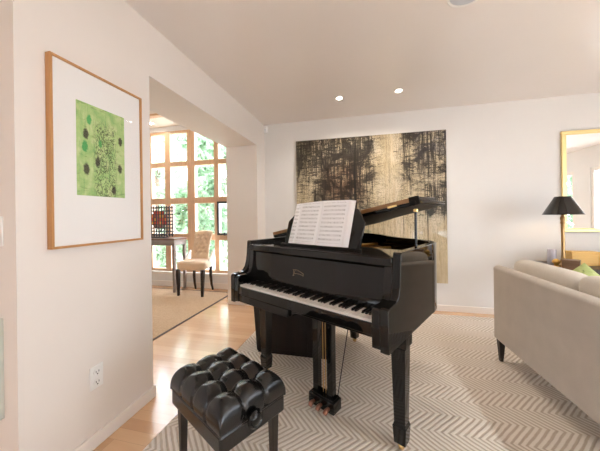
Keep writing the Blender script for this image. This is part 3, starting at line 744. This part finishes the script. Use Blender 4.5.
t = thing('keepsake_box', 'golden yellow box at the right picture edge beside another yellow box', 'box', (2.665,3.77,TZ))
q = MB(); q.box(-.075,.10,-.055,.055,0,.12); q.build('body', yel, t, bevel=.004)
q = MB(); q.box(-.078,.103,-.058,.058,.12,.15); q.build('lid', yel, t, bevel=.004)

# ------------------------------------------------------------------ storage chest behind the piano's front leg
t = thing('storage_chest', 'dark brown wooden chest standing on the rug behind the left piano leg', 'chest', (-.70,2.49,RT))
q = MB(); vs = []
q.add([(-.36,0,.02),(.38,0,.02),(.38,.34,.02),(-.36,.34,.02),(-.395,-.0,.50),(.40,-.0,.50),(.40,.36,.50),(-.395,.36,.50)], [(0,3,2,1),(4,5,6,7),(0,1,5,4),(1,2,6,5),(2,3,7,6),(3,0,4,7)])
q.build('body', M['darkwood'], t, bevel=.004)
for x0, x1 in ((-.34,.155),(.17,.36)):
    q = MB(); q.box(x0,x1,-.010,-.0005,.05,.46); q.build('front_panel', M['darkwood'], t, bevel=.003)
q = MB(); q.box(-.41,.415,-.012,.372,.50,.525); q.build('lid', M['darkwood'], t, bevel=.004)
q = MB(); q.box(-.35,.37,.006,.33,.0,.02); q.build('plinth', M['darkwood'], t)

# ------------------------------------------------------------------ dining corner
chair = thing('dining_chair', 'tan button-tufted dining chair with dark legs by the dining windows', 'chair', (-2.915,4.16,.0075), .04)
def seatfn(a, b):
    th = (a-.5)*2*PI; ph = (b-.5)*PI
    def p(v, k): return math.copysign(abs(v)**k, v)
    X = p(math.cos(ph), .35)*p(math.cos(th), .4); Y = p(math.cos(ph), .35)*p(math.sin(th), .4); Z = p(math.sin(ph), .6)
    return (X*(.285-.05*(Y+1)/2), -.19 + (Y+1)*.20, .515 + Z*.085)
q = MB(); q.surf(seatfn, 56, 24); q.build('seat', M['tan'], chair, ang=80)
BTN = [(-.09,.70),(0,.70),(.09,.70),(-.045,.775),(.045,.775),(-.095,.85),(0,.85),(.095,.85),(-.05,.925),(.05,.925),(-.10,.995),(0,.995),(.10,.995)]
def backp(a, z):     # half width, y at height z
    k = (z-.50)/.62
    return .195 - .04*math.sin(PI*min(1,k)) , .15 + .16*k + .03*k*k
def bf(sg):
    def fn(a, b):
        z = .50 + .575*b; hwid, y = backp(0, z); s = (a-.5)*2
        top = .018*(1-abs(s)**2.5) if b > .97 else 0
        d = 0
        if sg < 0:
            for (bx, bz) in BTN: d = max(d, .034*math.exp(-(((s*hwid-bx)**2+(z-bz)**2)/.022**2)))
        edge = (1-abs(s)**8)**.5*(1-abs(2*b-1)**12)**.5
        return (s*hwid, y + sg*.042*edge + d + .05*abs(s)**3*-.5, z+top)
    return fn
q = MB(); q.surf(bf(-1), 60, 70); q.build('backrest', M['tan'], chair, ang=80)
q = MB(); q.surf(bf(1), 30, 30); q.build('backrest_rear', M['cream'], chair, ang=80)
for s in (-1, 1):
    q = MB(); pr = [(-.02,.50),(.02,.575),(.09,.63),(.15,.70),(.19,.74),(.235,.74),(.20,.46),(.02,.46)]
    q.prism(pr, s*.232-.014, s*.232+.014, 'x'); q.build('side_wing', M['cream'], chair, bevel=.010, seg=3)
for (bx, bz) in BTN:
    hwid, y = backp(0, bz); q = MB(); q.lathe([(.001,-.006),(.007,-.004),(.009,.002)], (bx, y-.025, bz), 10, 'y', closed=False); q.build('button', M['tan'], chair)
for s in (-1,1):
    q = MB(); q.taper((s*.225,-.155),(.018,.018),0,(s*.235,-.145),(.030,.030),.45); q.build('leg', M['espresso'], chair, bevel=.003)
    q = MB(); q.tube([(s*.165,.235,.45),(s*.167,.225,.28),(s*.17,.245,.12),(s*.175,.28,0.006)], [.030,.027,.022,.018], 8); q.build('leg', M['espresso'], chair)
t = thing('sideboard_table', 'grey brown console table under the dining windows left of the chair', 'table', (-3.30,4.30,.0075))
q = MB(); q.box(-1.3,0,-.19,.17,.935,.965); q.build('tabletop', wood('red brown top', (.20,.10,.06), (.13,.065,.04), .35, 'x'), t, bevel=.003)
q = MB(); q.box(-1.28,-.012,-.175,.16,.84,.935); q.build('apron', M['greyoak'], t, bevel=.002)
for (x, y) in ((-.035,-.15),(-.035,.135),(-1.25,-.15),(-1.25,.135)):
    q = MB(); q.taper((x,y),(.020,.020),0,(x,y),(.026,.026),.84); q.build('leg', M['greyoak'], t, bevel=.003)
t = thing('lattice_sculpture', 'square metal lattice panel with red and orange squares on the window console table', 'sculpture', (-3.50,4.34,.9725))
q = MB()
for i in range(13): x = -.02 - i*.058; q.box(x-.011,x+.011,-.006,.006,.02,.60)
for i in range(9): z = .055 + i*.064; q.box(-.74,0,.006,.014,z-.011,z+.011)
q.build('bars', simple('dark iron', (.05,.05,.055), .5, metal=.3), t)
reds = [(.62,.07,.03),(.75,.22,.04),(.45,.05,.04),(.35,.09,.07),(.70,.35,.05)]
for i in range(3, 11):
    for j in range(2, 8):
        d = math.hypot((i-5.6)/3.2, (j-5.0)/2.4)
        if d < 1.05:
            c = random.choice(reds) if j > 3 else random.choice([(.30,.16,.13),(.35,.09,.07),(.25,.18,.16)])
            key = 'enamel %.2f %.2f' % (c[0], c[1])
            if key not in M: M[key] = simple(key, c, .4)
            q = MB(); x = -.02 - (i-.5)*.058; z = .055 + (j-.5)*.064; q.box(x-.024,x+.024,-.002,.010,z-.027,z+.027); q.build('enamel_square', M[key], t, smooth=False)
q = MB(); q.box(-.60,-.14,-.05,.06,0,.02); q.build('foot', M['blackw'], t, bevel=.002)

# ------------------------------------------------------------------ the garden outside
q = MB(); q.box(-30,30,-30,30,-.5,-.3); structure(q.build('ground', M['bounceground'], smooth=False))
def tree(label, name, x, y, h, r, m, n=1500, ls=.16, z0=None):
    t = thing(name, label, 'tree' if name == 'tree' else 'shrub', (x, y, -.3))
    rng = random.Random(hash((round(x*10), round(y*10))) % 9999)
    z0 = h*.22 if z0 is None else z0
    q = MB(); q.tube([(0,0,0),(.04,.02,h*.3),(-.03,.0,h*.6),(0,.02,h*.85)], [.11*r/1.2,.09*r/1.2,.06*r/1.2,.02], 8)
    for k in range(6):
        a = k*1.05; q.tube([(0,0,h*(.3+.07*k)),(math.cos(a)*r*.35,math.sin(a)*r*.35,h*(.42+.07*k)),(math.cos(a)*r*.7,math.sin(a)*r*.7,h*(.5+.07*k))], [.05,.03,.012], 6)
    q.build('trunk', M['barkm'], t)
    q = MB(); cl = [(rng.uniform(-.7,.7)*r, rng.uniform(-.7,.7)*r, z0+(h-z0)*rng.random(), rng.uniform(.3,.6)*r) for _ in range(26)]
    for _ in range(n):
        c = rng.choice(cl); d = Vector((rng.gauss(0,1), rng.gauss(0,1), rng.gauss(0,1))).normalized()*c[3]*rng.uniform(.5,1.05)
        p = Vector(c[:3]) + d; a = Vector((rng.gauss(0,1), rng.gauss(0,1), rng.gauss(0,1)-.2)).normalized(); b = a.orthogonal().normalized()
        b = (Matrix.Rotation(rng.random()*6.28, 3, a) @ b); e = a.cross(b); s = ls*rng.uniform(.6,1.2)
        q.add([p-b*s, p+e*s*.38+a*s*.08, p+b*s, p-e*s*.38+a*s*.08], [(0,1,2,3)])
    q.build('foliage', m, t, smooth=False)
tree('bright green young tree just outside the panes behind the lattice panel', 'tree', -6.35, 7.2, 3.4, .52, M['leafa'], 1500, .12, .1)
tree('bright green young tree just outside the panes above the tan chair', 'tree', -4.95, 7.0, 2.7, .52, M['leafb'], 1500, .12, .1)
tree('bright young tree just outside the rightmost dining panes', 'tree', -3.6, 7.3, 3.2, .52, M['leafa'], 1500, .12, .1)
tree('tall pale tree in the garden behind the leftmost dining panes', 'tree', -9.3, 10.6, 5.6, 1.05, M['leafc'], 2600, .2, .4)
tree('tall mid green tree in the garden behind the middle dining panes', 'tree', -6.9, 10.4, 5.2, 1.0, M['leafb'], 2600, .2, .4)
tree('tall pale tree in the garden behind the right dining panes', 'tree', -4.5, 10.7, 5.9, 1.0, M['leafc'], 2600, .2, .4)
tree('farthest broad tree behind the left dining panes', 'tree', -12.3, 14.6, 8.2, 1.45, M['leafa'], 3000, .3, .4)
tree('farthest broad tree behind the middle dining panes', 'tree', -8.6, 14.3, 7.6, 1.45, M['leafc'], 3000, .3, .4)
tree('farthest broad tree behind the right dining panes', 'tree', -5.0, 14.6, 8.0, 1.45, M['leafb'], 3000, .3, .4)
tree('green tree outside the window reflected in the gold mirror', 'tree', 8.0, -3.5, 5.2, 1.1, M['leafb'], 3000, .18, .3)
tree('leafy tree outside the narrow window at the left of the mirror reflection', 'tree', 8.7, -6.4, 5.2, 1.1, M['leafb'], 2600, .18, .3)

# ------------------------------------------------------------------ light and camera
w = bpy.data.worlds.new('sky'); SC.world = w; w.use_nodes = True
bg = w.node_tree.nodes['Background']; bg.inputs[0].default_value = (.87,.97,1.09,1); bg.inputs[1].default_value = 15.0
yaw, roll = .237, .013
F = Vector((-math.sin(yaw), math.cos(yaw), 0)); R = Vector((math.cos(yaw), math.sin(yaw), 0)); Z = Vector((0,0,1))
c, s = math.cos(roll), math.sin(roll)
cxv = R*c - Z*s; cyv = R*s + Z*c; czv = -F
cam = bpy.data.cameras.new('camera'); co = bpy.data.objects.new('camera', cam); COL.objects.link(co)
co.matrix_world = Matrix(((cxv.x,cyv.x,czv.x,0),(cxv.y,cyv.y,czv.y,0),(cxv.z,cyv.z,czv.z,1.356),(0,0,0,1)))
cam.sensor_fit = 'HORIZONTAL'; cam.sensor_width = 36; cam.lens = 268.46/600*36
cam.shift_x = 0; cam.shift_y = -(225.5-215.62)/600
cam.clip_start = .05; cam.clip_end = 200
SC.camera = co
SC.view_settings.view_transform = 'Standard'; SC.view_settings.look = 'None'; SC.view_settings.gamma = 1; SC.view_settings.use_curve_mapping = False
SC.view_settings.exposure = .08
SC.cycles.use_denoising = True
SC.cycles.max_bounces = 12; SC.cycles.diffuse_bounces = 6; SC.cycles.glossy_bounces = 6; SC.cycles.transparent_max_bounces = 16
SC.cycles.sample_clamp_indirect = 8; SC.cycles.caustics_reflective = False; SC.cycles.caustics_refractive = False
